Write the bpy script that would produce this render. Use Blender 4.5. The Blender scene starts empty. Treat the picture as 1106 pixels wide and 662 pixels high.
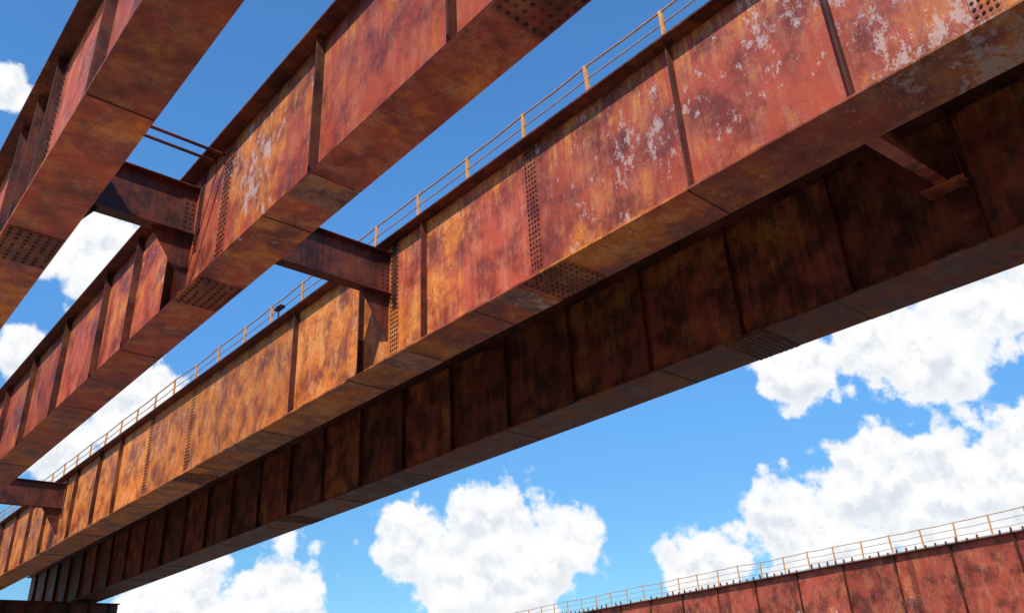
import bpy, math, random
from mathutils import Vector, Matrix
random.seed(7)
scene = bpy.context.scene
EYE = 1.6

# ---------------------------------------------------------------- node helper
class NT:
    def __init__(s, tree): s.t = tree; s.n = tree.nodes; s.l = tree.links
    def node(s, typ, **kw):
        n = s.n.new(typ)
        for k, v in kw.items(): setattr(n, k, v)
        return n
    def put(s, sock, v):
        if isinstance(v, bpy.types.NodeSocket): s.l.new(v, sock)
        else: sock.default_value = v
    def math(s, op, a, b=None, c=None, clamp=False):
        n = s.node('ShaderNodeMath', operation=op); n.use_clamp = clamp
        s.put(n.inputs[0], a)
        if b is not None: s.put(n.inputs[1], b)
        if c is not None: s.put(n.inputs[2], c)
        return n.outputs[0]
    def vm(s, op, a, b=None):
        n = s.node('ShaderNodeVectorMath', operation=op)
        s.put(n.inputs[0], a)
        if b is not None: s.put(n.inputs[1], b)
        return n.outputs['Value'] if op in ('DISTANCE', 'LENGTH', 'DOT_PRODUCT') else n.outputs['Vector']
    def noise(s, vec, scale, detail=5, rough=.55, dist=0, col=False):
        n = s.node('ShaderNodeTexNoise')
        s.put(n.inputs['Vector'], vec); n.inputs['Scale'].default_value = scale
        n.inputs['Detail'].default_value = detail; n.inputs['Roughness'].default_value = rough
        n.inputs['Distortion'].default_value = dist
        return n.outputs['Color'] if col else n.outputs['Fac']
    def ss(s, v, a, b, lo=0.0, hi=1.0):
        n = s.node('ShaderNodeMapRange', interpolation_type='SMOOTHSTEP')
        s.put(n.inputs['Value'], v)
        n.inputs['From Min'].default_value = a; n.inputs['From Max'].default_value = b
        n.inputs['To Min'].default_value = lo; n.inputs['To Max'].default_value = hi
        return n.outputs['Result']
    def mix(s, f, a, b, blend='MIX'):
        n = s.node('ShaderNodeMix', data_type='RGBA', blend_type=blend)
        s.put(n.inputs[0], f)
        for i, v in ((6, a), (7, b)):
            if isinstance(v, tuple) and len(v) == 3: v = (*v, 1)
            s.put(n.inputs[i], v)
        return n.outputs[2]

def new_mat(name):
    m = bpy.data.materials.new(name); m.use_nodes = True
    t = NT(m.node_tree); b = m.node_tree.nodes['Principled BSDF']
    return m, t, b

def rust_mat(name, red=(.43, .070, .034), orange=.0, dark=.0, pale=.0, seed=0.0, ygrad=None, paley=None, bright=1.0, zr=None):
    m, t, b = new_mat(name)
    co = t.node('ShaderNodeTexCoord').outputs['Object']
    sp = t.node('ShaderNodeSeparateXYZ'); t.put(sp.inputs[0], co)
    V = t.vm('ADD', co, (seed, seed * 1.7, seed * .6))
    low = t.noise(V, .30, 2, .5)
    mid = t.noise(V, 1.1, 6, .64)
    fine = t.noise(V, 14, 4, .7)
    st = t.noise(t.vm('MULTIPLY', V, (2.4, 2.4, .22)), 1.2, 5, .62)
    st2 = t.noise(t.vm('MULTIPLY', t.vm('ADD', V, (3, 19, 5)), (8.5, 8.5, .4)), 1.1, 5, .66)
    chip = t.noise(t.vm('MULTIPLY', t.vm('ADD', V, (9, 33, 7)), (1, 1.25, .7)), 1.7, 7, .72)
    col = t.mix(t.ss(mid, .34, .60), tuple(c * .45 for c in red), red)
    # mauve chalking of the old paint
    chalk = t.ss(t.math('MULTIPLY_ADD', chip, .6, t.math('MULTIPLY', st2, .4)), .46, .61, 0, .6)
    col = t.mix(chalk, col, (.46, .16, .105))
    # orange rust
    f = t.math('MULTIPLY', st, .45)
    f = t.math('MULTIPLY_ADD', mid, .35, f)
    f = t.math('MULTIPLY_ADD', low, .6, f)
    f = t.math('MULTIPLY_ADD', fine, .1, f)
    f = t.math('ADD', f, orange)
    if ygrad:
        f = t.math('ADD', f, t.ss(sp.outputs[1], ygrad[0], ygrad[1], 0, ygrad[2]))
    if zr:   # run-off from the flanges
        f = t.math('ADD', f, t.math('MULTIPLY', t.ss(sp.outputs[2], zr[1] - 1.6, zr[1], 0, .19), t.ss(st2, .4, .6)))
        f = t.math('ADD', f, t.ss(sp.outputs[2], zr[0] + .05, zr[0] + .5, .05, 0))
    om = t.ss(f, .74, .90, 0, .95)
    oc = t.mix(t.ss(mid, .36, .62), (.25, .058, .012), (.66, .195, .028))
    oc = t.mix(t.ss(fine, .42, .66, 0, .55), oc, (.22, .05, .012))
    oc = t.mix(t.ss(chip, .48, .66, 0, .8), oc, (.70, .34, .11))
    col = t.mix(om, col, oc)
    # scattered rust bleeding spots
    s1 = t.math('MULTIPLY_ADD', fine, .4, t.math('MULTIPLY', chip, .6))
    col = t.mix(t.ss(s1, .54, .61, 0, .75), col, (.54, .15, .022))
    # dark brown streaks and blotches
    dk = t.math('MULTIPLY', st2, .46)
    dk = t.math('MULTIPLY_ADD', t.math('SUBTRACT', 1, mid), .44, dk)
    dk = t.math('MULTIPLY_ADD', fine, .1, dk)
    dk = t.math('ADD', dk, dark)
    col = t.mix(t.ss(dk, .49, .67, 0, .88), col, (.055, .018, .012))
    # pale worn paint, in ragged flakes
    flake = t.noise(t.vm('MULTIPLY', t.vm('ADD', V, (19, 3, 47)), (1, 1.3, .75)), 4.5, 6, .78)
    pm = t.math('MULTIPLY', low, .35)
    pm = t.math('MULTIPLY_ADD', t.math('SUBTRACT', 1, chip), .34, pm)
    pm = t.math('MULTIPLY_ADD', flake, .42, pm)
    pm = t.math('ADD', pm, pale)
    if paley:
        pm = t.math('ADD', pm, t.ss(sp.outputs[1], paley[0], paley[1], paley[2], 0))
        pm = t.math('ADD', pm, t.ss(sp.outputs[2], Z0 - .1, Z0 + 1.8, -.05, .015))
    col = t.mix(t.ss(pm, .625, .67, 0, .68), col, (.60, .46, .42))
    at = t.node('ShaderNodeAttribute', attribute_name='tone')
    col = t.mix(1.0, col, at.outputs['Color'], 'MULTIPLY')
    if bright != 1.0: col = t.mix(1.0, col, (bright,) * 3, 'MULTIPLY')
    t.put(b.inputs['Base Color'], col)
    t.put(b.inputs['Roughness'], t.ss(mid, .3, .7, .45, .8))
    b.inputs['Specular IOR Level'].default_value = .35
    h = t.math('MULTIPLY_ADD', fine, .2, t.math('MULTIPLY', low, 2.8))
    bp = t.node('ShaderNodeBump'); bp.inputs['Strength'].default_value = .65; bp.inputs['Distance'].default_value = .06
    t.put(bp.inputs['Height'], h); t.put(b.inputs['Normal'], bp.outputs[0])
    return m

def plain_mat(name, c1, c2, scale=3, rough=.7, c3=None):
    m, t, b = new_mat(name)
    co = t.node('ShaderNodeTexCoord').outputs['Object']
    n = t.noise(co, scale, 4, .65); n2 = t.noise(co, scale * 5, 3, .7)
    col = t.mix(t.ss(n, .35, .65), c1, c2)
    if c3: col = t.mix(t.ss(n2, .52, .64), col, c3)
    t.put(b.inputs['Base Color'], col); b.inputs['Roughness'].default_value = rough
    return m

# ---------------------------------------------------------------- mesh helper
class MB:
    def __init__(s): s.v = []; s.f = []; s.t = []
    def box(s, a, b, tone=None):
        x0, y0, z0 = a; x1, y1, z1 = b
        i = len(s.v)
        s.v += [(x0,y0,z0),(x1,y0,z0),(x1,y1,z0),(x0,y1,z0),(x0,y0,z1),(x1,y0,z1),(x1,y1,z1),(x0,y1,z1)]
        fs = [(0,3,2,1),(4,5,6,7),(0,1,5,4),(1,2,6,5),(2,3,7,6),(3,0,4,7)]
        s.f += [tuple(i + k for k in q) for q in fs]
        s.t += [tone if tone is not None else random.uniform(.85, 1.1)] * 6
    def beam(s, a, b, w, h, tone=1.0, up=(0, 0, 1)):
        a = Vector(a); b = Vector(b); d = (b - a).normalized()
        sd = d.cross(Vector(up)).normalized(); u = sd.cross(d)
        i = len(s.v)
        for c in (a, b):
            for sx, sz in ((-1,-1),(1,-1),(1,1),(-1,1)):
                s.v.append(tuple(c + sd * sx * w / 2 + u * sz * h / 2))
        fs = [(0,1,2,3),(7,6,5,4),(0,4,5,1),(1,5,6,2),(2,6,7,3),(3,7,4,0)]
        s.f += [tuple(i + k for k in q) for q in fs]; s.t += [tone] * 6
    def cyl(s, a, b, r, n=8, tone=1.0, r2=None):
        a = Vector(a); b = Vector(b); d = (b - a).normalized()
        q = Vector((1, 0, 0)) if abs(d.x) < .9 else Vector((0, 1, 0))
        u = d.cross(q).normalized(); w = d.cross(u); i = len(s.v)
        r2 = r if r2 is None else r2
        for c, rr in ((a, r), (b, r2)):
            for k in range(n):
                an = 2 * math.pi * k / n
                s.v.append(tuple(c + u * math.cos(an) * rr + w * math.sin(an) * rr))
        for k in range(n):
            s.f.append((i + k, i + (k + 1) % n, i + n + (k + 1) % n, i + n + k)); s.t.append(tone)
        s.f.append(tuple(i + n + k for k in range(n))); s.f.append(tuple(i + n - 1 - k for k in range(n)))
        s.t += [tone] * 2
    def rivet(s, c, nrm, r=.026):
        c = Vector(c); d = Vector(nrm)
        q = Vector((1, 0, 0)) if abs(d.x) < .9 else Vector((0, 1, 0))
        u = d.cross(q).normalized(); w = d.cross(u); i = len(s.v); n = 6
        tone = random.uniform(.3, .8)
        for rr, hh in ((r, 0), (r * .75, r * .8)):
            for k in range(n):
                an = 2 * math.pi * k / n
                s.v.append(tuple(c + u * math.cos(an) * rr + w * math.sin(an) * rr + d * hh))
        for k in range(n):
            s.f.append((i + k, i + (k + 1) % n, i + n + (k + 1) % n, i + n + k)); s.t.append(tone)
        s.f.append(tuple(i + n + k for k in range(n))); s.t.append(tone)
    def obj(s, name, mat, parent=None, bevel=0):
        me = bpy.data.meshes.new(name); me.from_pydata(s.v, [], s.f); me.update()
        ca = me.color_attributes.new('tone', 'FLOAT_COLOR', 'CORNER')
        for p, tn in zip(me.polygons, s.t):
            for li in p.loop_indices: ca.data[li].color = (tn, tn, tn, 1)
        me.materials.append(mat)
        o = bpy.data.objects.new(name, me); scene.collection.objects.link(o)
        if bevel:
            md = o.modifiers.new('bevel', 'BEVEL'); md.width = bevel; md.segments = 2; md.limit_method = 'ANGLE'
        if parent: o.parent = parent
        return o

def empty(name):
    e = bpy.data.objects.new(name, None); scene.collection.objects.link(e); return e

# ---------------------------------------------------------------- girder
def girder(pn, pf, z0, z1, y0, y1, stiff, splices, soffit_splices, mat, trim, over=.22, sw=.17, name='steel_girder',
           joints=6.0, tone_spread=.17, tov=.10, patches=()):
    e = empty(name)
    tb, tt = .055, .05
    wn = pn + over; wf = pf - over
    m = MB(); y = y0; cuts = []
    while y < y1:
        ln = joints * random.uniform(.75, 1.25); yy = min(y + ln, y1)
        m.box((pn, y + .006, z0 + random.uniform(0, .006)), (pf, yy - .006, z0 + tb), random.uniform(.6, 1.05)); cuts.append(yy); y = yy
    m.obj('bottom_flange', mat, e, .006)
    m = MB()
    for c in cuts[:-1]: m.cyl((pn + .02, c, z0 + .004), (pf - .02, c, z0 + .004), .016, 6, .4)
    m.obj('weld_beads', trim, e)
    if patches:
        m = MB()
        for (s, L) in patches: m.box((pn + .012, s - L / 2, z0 - .012), (pf - .012, s + L / 2, z0 - .001), random.uniform(.85, 1.05))
        m.obj('cover_plates', MP, e, .003)
    m = MB(); y = y0
    while y < y1:
        yy = min(y + joints * 1.5, y1)
        m.box((pn - tov, y, z1 - tt), (pf + tov, yy - .003, z1), random.uniform(.6, .9)); y = yy
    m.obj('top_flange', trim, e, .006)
    ys = sorted(set([y0] + [s for s in stiff + splices if y0 < s < y1] + [y1]))
    m = MB()
    for a, b in zip(ys[:-1], ys[1:]):
        m.box((wn, a, z0 + tb), (wn + .02, b, z1 - tt), random.uniform(1 - tone_spread, 1 + tone_spread))
    m.obj('near_web', mat, e)
    m = MB()
    for a, b in zip(ys[:-1], ys[1:]):
        m.box((wf - .02, a, z0 + tb), (wf, b, z1 - tt), random.uniform(.85, 1.1))
    m.obj('far_web', mat, e)
    m = MB()
    for s in stiff:
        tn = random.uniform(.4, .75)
        m.box((wn - sw, s - .02, z0 + tb + .001), (wn - .001, s + .02, z1 - tt - .001), tn)
        m.box((wf + .001, s - .02, z0 + tb + .001), (wf + sw, s + .02, z1 - tt - .001), tn)
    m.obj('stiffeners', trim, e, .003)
    m = MB()
    m.cyl((wn - .006, y0, z0 + tb + .006), (wn - .006, y1, z0 + tb + .006), .014, 6, .7)
    m.cyl((wn - .006, y0, z1 - tt - .006), (wn - .006, y1, z1 - tt - .006), .014, 6, .6)
    m.obj('fillet_welds', trim, e)
    m = MB(); r = MB()
    for s in splices:
        m.box((wn - .014, s - .19, z0 + tb + .08), (wn - .001, s + .19, z1 - tt - .08), random.uniform(.72, .85))
        z = z0 + tb + .14
        while z < z1 - tt - .12:
            for dy in (-.14, -.045, .045, .14):
                r.rivet((wn - .014, s + dy + random.uniform(-.005, .005), z), (-1, 0, 0), .029)
            z += .125
    for (s, L) in soffit_splices:
        m.box((pn + .03, s - L / 2, z0 - .016), (pf - .03, s + L / 2, z0 - .001), random.uniform(.45, .6))
        ny = int(L / .14); nx = max(4, int((pf - pn - .1) / .14))
        for i in range(ny):
            for j in range(nx):
                if random.random() < .96:
                    r.rivet((pn + .09 + (pf - pn - .18) * j / (nx - 1), s - L / 2 + .07 + (L - .14) * i / (ny - 1), z0 - .016), (0, 0, -1), .034)
    if m.v:
        m.obj('splice_plates', mat, e, .003); r.obj('rivets', trim, e)
    return e

Z0 = 8.0 + EYE
ZR = (Z0, 11.3 + EYE)
M1 = rust_mat('rusty_red_steel_a', seed=3, orange=-.03, dark=-.01, pale=-.03, zr=ZR)
M2 = rust_mat('rusty_red_steel_b', seed=11, orange=-.03, dark=-.02, pale=-.015, zr=ZR)
M3 = rust_mat('rusty_red_steel_c', seed=23, orange=-.03, dark=-.035, pale=-.03, ygrad=(13.5, 19, .24), paley=(3.5, 13, .11), zr=ZR)
M4 = rust_mat('shaded_rusty_red_steel_d', seed=37, orange=-.005, dark=.05, pale=-.08, bright=.45, zr=ZR)  # low bright puts the rear girder's shade into its base colour
M5 = rust_mat('rusty_red_steel_e', seed=51, orange=-.10, dark=.0, pale=-.02, bright=.85)
MD = rust_mat('dark_shaded_rusty_steel', seed=61, orange=-.03, dark=.06, pale=-.08, bright=.45)  # rust plus painted-in shade for stiffener faces and top flange undersides
MP = rust_mat('pale_worn_steel', seed=71, red=(.36, .16, .10), orange=-.02, dark=.02, pale=.04)
MY = plain_mat('weathered_yellow_paint', (.62, .22, .05), (.70, .36, .09), 6, .6, (.28, .08, .03))
MW = plain_mat('rusty_wire', (.48, .30, .18), (.40, .18, .08), 6, .5, (.3, .12, .06))
MC = plain_mat('concrete', (.32, .30, .27), (.42, .40, .36), .8, .85, (.25, .23, .2))

YA, YB = -16.0, 78.0
def grid(a, b, s): 
    r = []; 
    while a < b: r.append(a); a += s
    return r
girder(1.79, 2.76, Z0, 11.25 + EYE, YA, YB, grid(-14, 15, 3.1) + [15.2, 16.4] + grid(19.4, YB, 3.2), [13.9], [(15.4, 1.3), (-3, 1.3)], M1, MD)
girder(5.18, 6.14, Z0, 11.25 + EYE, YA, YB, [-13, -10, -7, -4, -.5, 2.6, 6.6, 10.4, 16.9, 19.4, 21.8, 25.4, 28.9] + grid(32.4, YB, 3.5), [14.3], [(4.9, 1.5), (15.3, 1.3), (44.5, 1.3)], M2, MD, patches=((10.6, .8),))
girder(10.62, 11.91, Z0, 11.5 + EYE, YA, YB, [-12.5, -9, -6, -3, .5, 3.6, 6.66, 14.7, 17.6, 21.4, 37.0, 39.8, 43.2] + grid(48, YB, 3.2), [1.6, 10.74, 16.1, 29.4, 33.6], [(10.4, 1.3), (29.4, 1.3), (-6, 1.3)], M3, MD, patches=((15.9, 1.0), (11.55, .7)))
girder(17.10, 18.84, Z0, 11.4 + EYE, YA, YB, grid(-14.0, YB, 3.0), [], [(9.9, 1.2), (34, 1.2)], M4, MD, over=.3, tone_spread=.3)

# ---------------------------------------------------------------- deck between the two right-hand girders
m = MB()
y = YA
while y < YB:
    m.box((11.70, y, 11.52 + EYE), (18.7, min(y + 8, YB) - .01, 11.70 + EYE), .9); y += 8
dk = m.obj('bridge_deck', MC)

# ---------------------------------------------------------------- cross beams
def crossbeam(p0, p1, y, za, zb, mat, name='cross_beam'):
    e = empty(name); m = MB(); r = MB()
    m.box((p0, y - .012, za + .03), (p1, y + .012, zb - .03), .7)
    m.box((p0, y - .17, za), (p1, y + .17, za + .03), .65)
    m.box((p0, y - .17, zb - .03), (p1, y + .17, zb), .65)
    for px, sg in ((p0, 1), (p1, -1)):
        m.box((px, y - .2, za - .25), (px + sg * .02, y - .17 - .002, zb + .2), .7)
        m.box((px + sg * .0, y - .40, za - .5), (px + sg * .018, y - .2 - .003, zb + .25), .65)
        m.box((px, y - .013 - .02, za + .04), (px + sg * .32, y - .0125, zb - .04), .7)
        i = len(m.v)
        m.v += [(px, y - .01, za - .001), (px + sg * .9, y - .01, za - .001), (px, y - .01, za - 1.3),
                (px, y + .01, za - .001), (px + sg * .9, y + .01, za - .001), (px, y + .01, za - 1.3)]
        m.f += [(i, i + 1, i + 2), (i + 5, i + 4, i + 3), (i + 1, i + 4, i + 5, i + 2), (i, i + 2, i + 5, i + 3), (i, i + 3, i + 4, i + 1)]
        m.t += [.7] * 5
        z = za + .1
        while z < zb - .06:
            r.rivet((px + sg * .09, y - .033, z), (0, -1, 0), .024)
            r.rivet((px + sg * .22, y - .033, z), (0, -1, 0), .024)
            z += .12
        if sg == -1:
            z = za - .42
            while z < zb + .22:
                r.rivet((px - .018, y - .35, z), (-1, 0, 0), .026); r.rivet((px - .018, y - .25, z), (-1, 0, 0), .026); z += .12
    m.obj('i_section', mat, e, .003); r.obj('rivets', mat, e)
for yy in (16.0, 45.0):
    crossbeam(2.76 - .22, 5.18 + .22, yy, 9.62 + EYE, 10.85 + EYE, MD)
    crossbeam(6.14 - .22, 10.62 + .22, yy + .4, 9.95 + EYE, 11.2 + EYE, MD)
for yy in (14.5, 44.5):
    e = empty('tie_rods'); m = MB()
    m.cyl((2.6, yy, 10.95 + EYE), (5.35, yy, 10.95 + EYE), .035, 8, .7)
    m.cyl((2.6, yy + .42, 11.0 + EYE), (5.35, yy + .42, 11.0 + EYE), .035, 8, .7)
    m.obj('rods', MD, e)

# ---------------------------------------------------------------- sway brace between the two right-hand girders
for yy in (4.5,):
    e = empty('sway_brace'); m = MB()
    m.beam((11.75, yy - .5, 8.15 + EYE), (17.38, yy, 9.75 + EYE), .26, .02, 1.0)
    m.beam((11.75, yy - .38, 8.26 + EYE), (17.38, yy + .12, 9.86 + EYE), .02, .2, .8)
    m.beam((11.75, yy + .6, 11.2 + EYE), (17.38, yy + .1, 9.9 + EYE), .16, .14, .5)
    m.box((17.2, yy - .45, 9.45 + EYE), (17.395, yy - .42, 10.3 + EYE), .5)
    m.box((16.9, yy - .5, 9.55 + EYE), (17.39, yy + .4, 9.58 + EYE), .8)
    m.obj('angles_and_gusset', M2, e, .003)

# ---------------------------------------------------------------- railings
def railing(p0, p1, step, h, zb, nr=3, name='safety_railing', broken=False):
    e = empty(name); a = Vector(p0); b = Vector(p1); L = (b - a).length; d = (b - a) / L
    posts = MB(); wires = MB(); n = int(L / step); tops = []
    for i in range(n + 1):
        q = a + d * step * i
        lean = Vector((random.uniform(-.035, .035), random.uniform(-.04, .04), 0)) * h
        hh = h * random.uniform(.96, 1.05)
        posts.beam(q, q + Vector((0, 0, hh)) + lean, .08, .06, random.uniform(.6, 1.15), up=(1, 0, 0))
        posts.box((q.x - .09, q.y - .09, q.z + .001), (q.x + .09, q.y + .09, q.z + .02), .7)
        tops.append((q, lean, hh))
    for (q0, l0, h0), (q1, l1, h1) in zip(tops[:-1], tops[1:]):
        for k in range(nr):
            f = (k + 1) / nr - .03
            s0 = q0 + l0 * f + Vector((0, 0, h0 * f)); s1 = q1 + l1 * f + Vector((0, 0, h1 * f))
            mid = (s0 + s1) / 2 - Vector((0, 0, random.uniform(.0, .035)))
            rr = .018 if k < nr - 1 else .026
            wires.cyl(s0, mid, rr, 5, 1); wires.cyl(mid, s1, rr, 5, 1)
    posts.obj('posts', MY, e); wires.obj('rails', MW, e)
    return e
railing((10.86, -9.9, 11.501 + EYE), (10.86, 77, 11.501 + EYE), 2.08, .98, 0)
e = empty('floodlight'); m = MB()
m.cyl((10.7, 22.6, 11.5 + EYE), (10.7, 22.6, 12.0 + EYE), .03, 8, .6)
m.box((10.62, 22.35, 11.98 + EYE), (10.8, 22.8, 12.06 + EYE), .4)
m.cyl((10.68, 22.45, 12.02 + EYE), (10.56, 22.35, 11.9 + EYE), .05, 8, .4, .075)
m.obj('lamp_head', MD, e, .005)

e = empty('service_pipe'); m = MB()
m.cyl((1.92, YA, 11.62 + EYE), (1.92, YB, 11.62 + EYE), .07, 10, .7)
for y in grid(-15, YB, 1.9):
    m.box((1.86, y - .04, 11.251 + EYE), (1.98, y + .04, 11.56 + EYE), .7)
    m.cyl((1.92, y, 11.68 + EYE), (1.92, y, 12.0 + EYE), .03, 6, .7)
m.obj('pipe_and_brackets', MD, e)

# ---------------------------------------------------------------- distant girder bridge (lower right)
H2 = 7.0 + EYE
A = Vector((49.9, 14.7, 0)); B = Vector((54.8, 49.6, 0)); dr = (B - A).normalized()
ang = math.atan2(-dr.x, dr.y)
def place(e):
    e.location = (A.x, A.y, 0); e.rotation_euler = (0, 0, ang)
g = girder(0, 1.2, H2 - 4.5, H2, -40, 110, grid(-39, 110, 3.6), grid(-37.2 + .9, 110, 14.4), [], M5, MD, over=.2)
place(g)
g = girder(6, 7.2, H2 - 4.5, H2, -40, 110, grid(-39, 110, 3.6), [], [], M5, MD, over=.2); place(g)
r = railing((.75, -39, H2 + .12), (.75, 109, H2 + .12), 2.05, 1.15, 0, 3); place(r)
m = MB(); m.box((.25, -40, H2 + .002), (7.0, 110, H2 + .12), .8)
o = m.obj('bridge_deck', MC); place(o)
e = empty('anchor_bolts'); m = MB()
for y in grid(-39, 109, .62):
    if random.random() < .85:
        hh = random.uniform(.15, .34)
        m.cyl((.12, y, H2 + .001), (.12, y + random.uniform(-.02, .02), H2 + hh), .06, 6, .7)
m.obj('bolts', MD, e); place(e)
for yy in (-25, 35, 95):
    e = empty('bridge_pier'); m = MB()
    m.box((-.6, yy - .8, H2 - 5.4), (7.8, yy + .8, H2 - 4.51), 1); m.box((.6, yy - .6, 0), (6.6, yy + .6, H2 - 5.401), 1)
    m.obj('pier_wall', MC, e, .03); place(e)

# ---------------------------------------------------------------- steel trestle piers carrying the main girders
for yy in (-13.0, 64.5):
    e = empty('steel_pier'); m = MB()
    zc = Z0 - .18
    m.box((.8, yy - 1.2, zc - .06), (20, yy + 1.2, zc), .6)
    m.box((.8, yy - 1.2, zc - 1.6), (20, yy + 1.2, zc - 1.54), .6)
    for s in (-.9, .9): m.box((.85, yy + s - .02, zc - 1.539), (19.95, yy + s + .02, zc - .061), .6)
    for x in grid(1.2, 20, 1.3):
        m.box((x - .02, yy - 1.15, zc - 1.53), (x + .02, yy - .925, zc - .062), .5)
    for x in (2.3, 5.66, 11.26, 17.97):
        m.box((x - .35, yy - .4, zc + .001), (x + .35, yy + .4, Z0 - .02), .5)
        m.box((x - .5, yy - .5, .3), (x + .5, yy + .5, zc - 1.601), .7)
    for x0, x1 in ((2.8, 5.16), (6.16, 10.76), (11.76, 17.47)):
        m.beam((x0, yy, 1.2), (x1, yy, zc - 2), .2, .2, .6); m.beam((x0, yy + .25, zc - 2), (x1, yy + .25, 1.2), .2, .2, .6)
    m.obj('trestle', MD, e, .01)
    m = MB()
    for x in (2.3, 5.66, 11.26, 17.97): m.box((x - 1, yy - 1, -.2), (x + 1, yy + 1, .299), 1)
    m.obj('footings', MC, e, .03)

# ---------------------------------------------------------------- ground
gm, t, b = new_mat('dry_gravel_ground')
co = t.node('ShaderNodeTexCoord').outputs['Object']
c = t.mix(t.ss(t.noise(co, .15, 4, .6), .35, .65), (.28, .225, .165), (.36, .30, .235))
c = t.mix(t.ss(t.noise(co, 9, 3, .7), .5, .7, 0, .5), c, (.21, .17, .13))
t.put(b.inputs['Base Color'], c); b.inputs['Roughness'].default_value = .95
me = bpy.data.meshes.new('ground'); N = 64; R = 4000
me.from_pydata([(R * math.cos(2 * math.pi * k / N), R * math.sin(2 * math.pi * k / N), 0) for k in range(N)], [], [tuple(range(N))])
me.materials.append(gm); o = bpy.data.objects.new('ground', me); scene.collection.objects.link(o)

# ---------------------------------------------------------------- sun and sky
to_sun = Vector((-1, -.6, 1.25)).normalized()
ld = bpy.data.lights.new('sun', 'SUN'); ld.energy = 5.0; ld.angle = math.radians(.5); ld.color = (1, .95, .87)
lo = bpy.data.objects.new('sun', ld); scene.collection.objects.link(lo)
lo.rotation_euler = to_sun.to_track_quat('Z', 'Y').to_euler(); lo.location = (-20, -20, 40)

blobs = [
 (530.9,740.4,159.4,50),(588,683.8,164.3,66),(642.8,640.9,149.8,56),(592.2,706.5,124.5,66),(640,680,125,50),
 (770.5,545.2,126.8,50),(815.5,472.7,156.2,66),(881,393.8,184.6,78),(954.5,325.7,184.1,84),(1007.8,263.6,206.4,72),(866.8,441.9,126.8,90),
 (980,350,120,100),(786.6,398.5,313.8,50),(846.1,328.1,334.2,66),(919.1,242.5,362,78),(896,295.4,318.2,62),
 (359.7,927.8,116,72),(431.9,857.9,122,60),(187.2,858,464,70),(260.8,892.3,309.5,64),(211.4,959.8,277.6,58),
 (154.5,948.7,373.9,32),(71.2,858.4,625.9,30),
 (-600,700,200,150),(-300,-900,240,160),(700,-600,300,170)]
wd = bpy.data.worlds.new('World'); scene.world = wd; wd.use_nodes = True
try: wd.cycles.sampling_method = 'NONE'
except Exception as ex: print(ex)
t = NT(wd.node_tree)
for n in list(t.n): t.n.remove(n)
out = t.node('ShaderNodeOutputWorld')
sky = t.node('ShaderNodeTexSky', sky_type='NISHITA'); sky.sun_disc = False
sky.sun_elevation = math.asin(to_sun.z); sky.sun_rotation = math.atan2(to_sun.x, to_sun.y) % (2 * math.pi)
sky.air_density = 1.0; sky.dust_density = .1; sky.ozone_density = 2.0
v = t.vm('NORMALIZE', t.node('ShaderNodeTexCoord').outputs['Generated'])
sepv = t.node('ShaderNodeSeparateXYZ'); t.put(sepv.inputs[0], v)
tint = t.mix(t.ss(sepv.outputs[2], .05, .55), (.40, .66, .80), (.66, 1.24, 1.62))
skc = t.mix(1.0, sky.outputs[0], tint, 'MULTIPLY')
bg1 = t.node('ShaderNodeBackground'); t.put(bg1.inputs[0], skc); bg1.inputs[1].default_value = .15
w = t.vm('SUBTRACT', t.noise(v, 10, 2, .5, col=True), (.5, .5, .5))
vw = t.vm('ADD', v, t.vm('MULTIPLY', w, (.05, .05, .035)))
off = Vector((-.45, -.25, 1)).normalized() * .016
def base(vec):
    acc = None
    for (x, y, z, r) in blobs:
        c = Vector((x, y, z)); L = c.length; c.normalize()
        dd = t.vm('DISTANCE', vec, tuple(c))
        val = t.math('MULTIPLY_ADD', dd, -L / r, 1.0)
        acc = val if acc is None else t.math('SMOOTH_MAX', acc, val, .2)
    return t.math('MAXIMUM', acc, -1.5)
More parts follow.
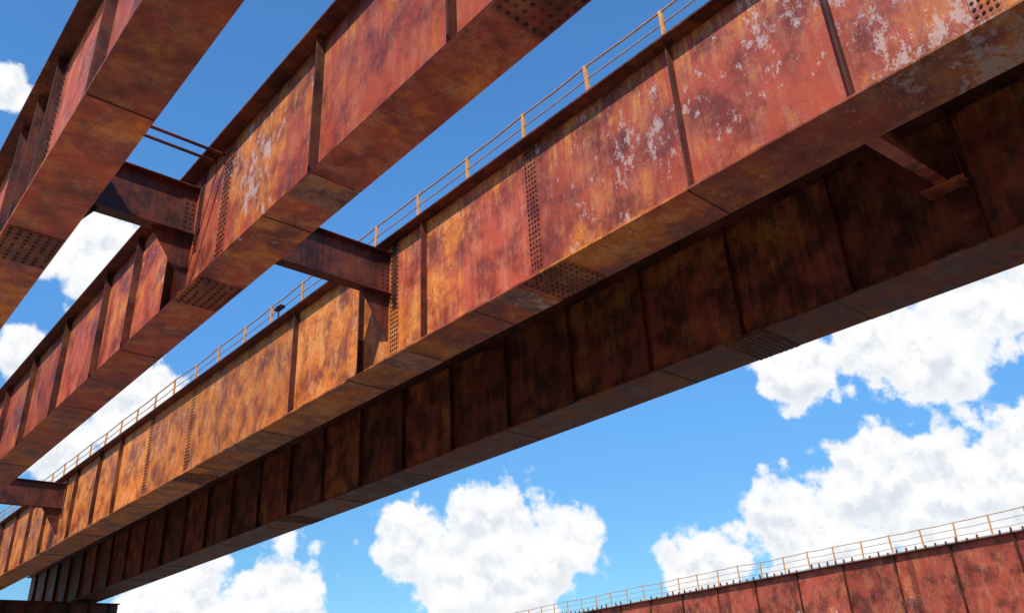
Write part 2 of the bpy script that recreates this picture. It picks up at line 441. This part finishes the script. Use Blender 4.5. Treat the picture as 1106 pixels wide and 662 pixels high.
def bump(vec, d):
    return t.noise(vec, 24, d, .60)
B0 = base(vw)
N0 = bump(v, 8)
N1 = bump(t.vm('ADD', v, tuple(off)), 4)
N2 = bump(v, 4)
vo = t.node('ShaderNodeTexVoronoi', feature='F1'); t.put(vo.inputs['Vector'], t.vm('ADD', v, t.vm('MULTIPLY', w, (.05, .05, .05))))
vo.inputs['Scale'].default_value = 40
F0 = t.math('ADD', B0, t.math('MULTIPLY', t.math('SUBTRACT', N0, .5), 1.8))
F0 = t.math('ADD', F0, t.math('MULTIPLY', t.math('SUBTRACT', .42, vo.outputs['Distance']), .42))
mask = t.ss(F0, -.06, .24)
lit = t.ss(t.math('SUBTRACT', N2, N1), -.20, .07)
B1 = base(t.vm('ADD', vw, (0, 0, .03)))
under = t.ss(t.math('SUBTRACT', B1, B0), .05, .6)
cc = t.mix(lit, (.73, .785, .87), (1.0, 1.0, 1.0))
cc = t.mix(t.math('MULTIPLY', under, .55), cc, (.62, .69, .79))
cc = t.mix(t.ss(F0, .05, .5), (.96, .98, 1.0), cc)
bg2 = t.node('ShaderNodeBackground'); t.put(bg2.inputs[0], cc); bg2.inputs[1].default_value = 1.0
mx = t.node('ShaderNodeMixShader'); t.put(mx.inputs[0], mask); t.put(mx.inputs[1], bg1.outputs[0]); t.put(mx.inputs[2], bg2.outputs[0])
t.put(out.inputs[0], mx.outputs[0])

# ---------------------------------------------------------------- camera
cd = bpy.data.cameras.new('camera'); co_ = bpy.data.objects.new('camera', cd); scene.collection.objects.link(co_)
R_ = Vector((.7464, -.6635, -.0502)).normalized(); Fw = Vector((.6134, .6568, .4383)).normalized()
U_ = R_.cross(Fw).normalized(); R_ = Fw.cross(U_).normalized()
mt = Matrix((R_, U_, -Fw)).transposed().to_4x4(); mt.translation = (0, 0, EYE)
co_.matrix_world = mt
cd.sensor_width = 36; cd.lens = 28.71; cd.clip_end = 10000; cd.clip_start = .05
scene.camera = co_
scene.view_settings.view_transform = 'Standard'; scene.view_settings.look = 'None'; scene.view_settings.exposure = 0
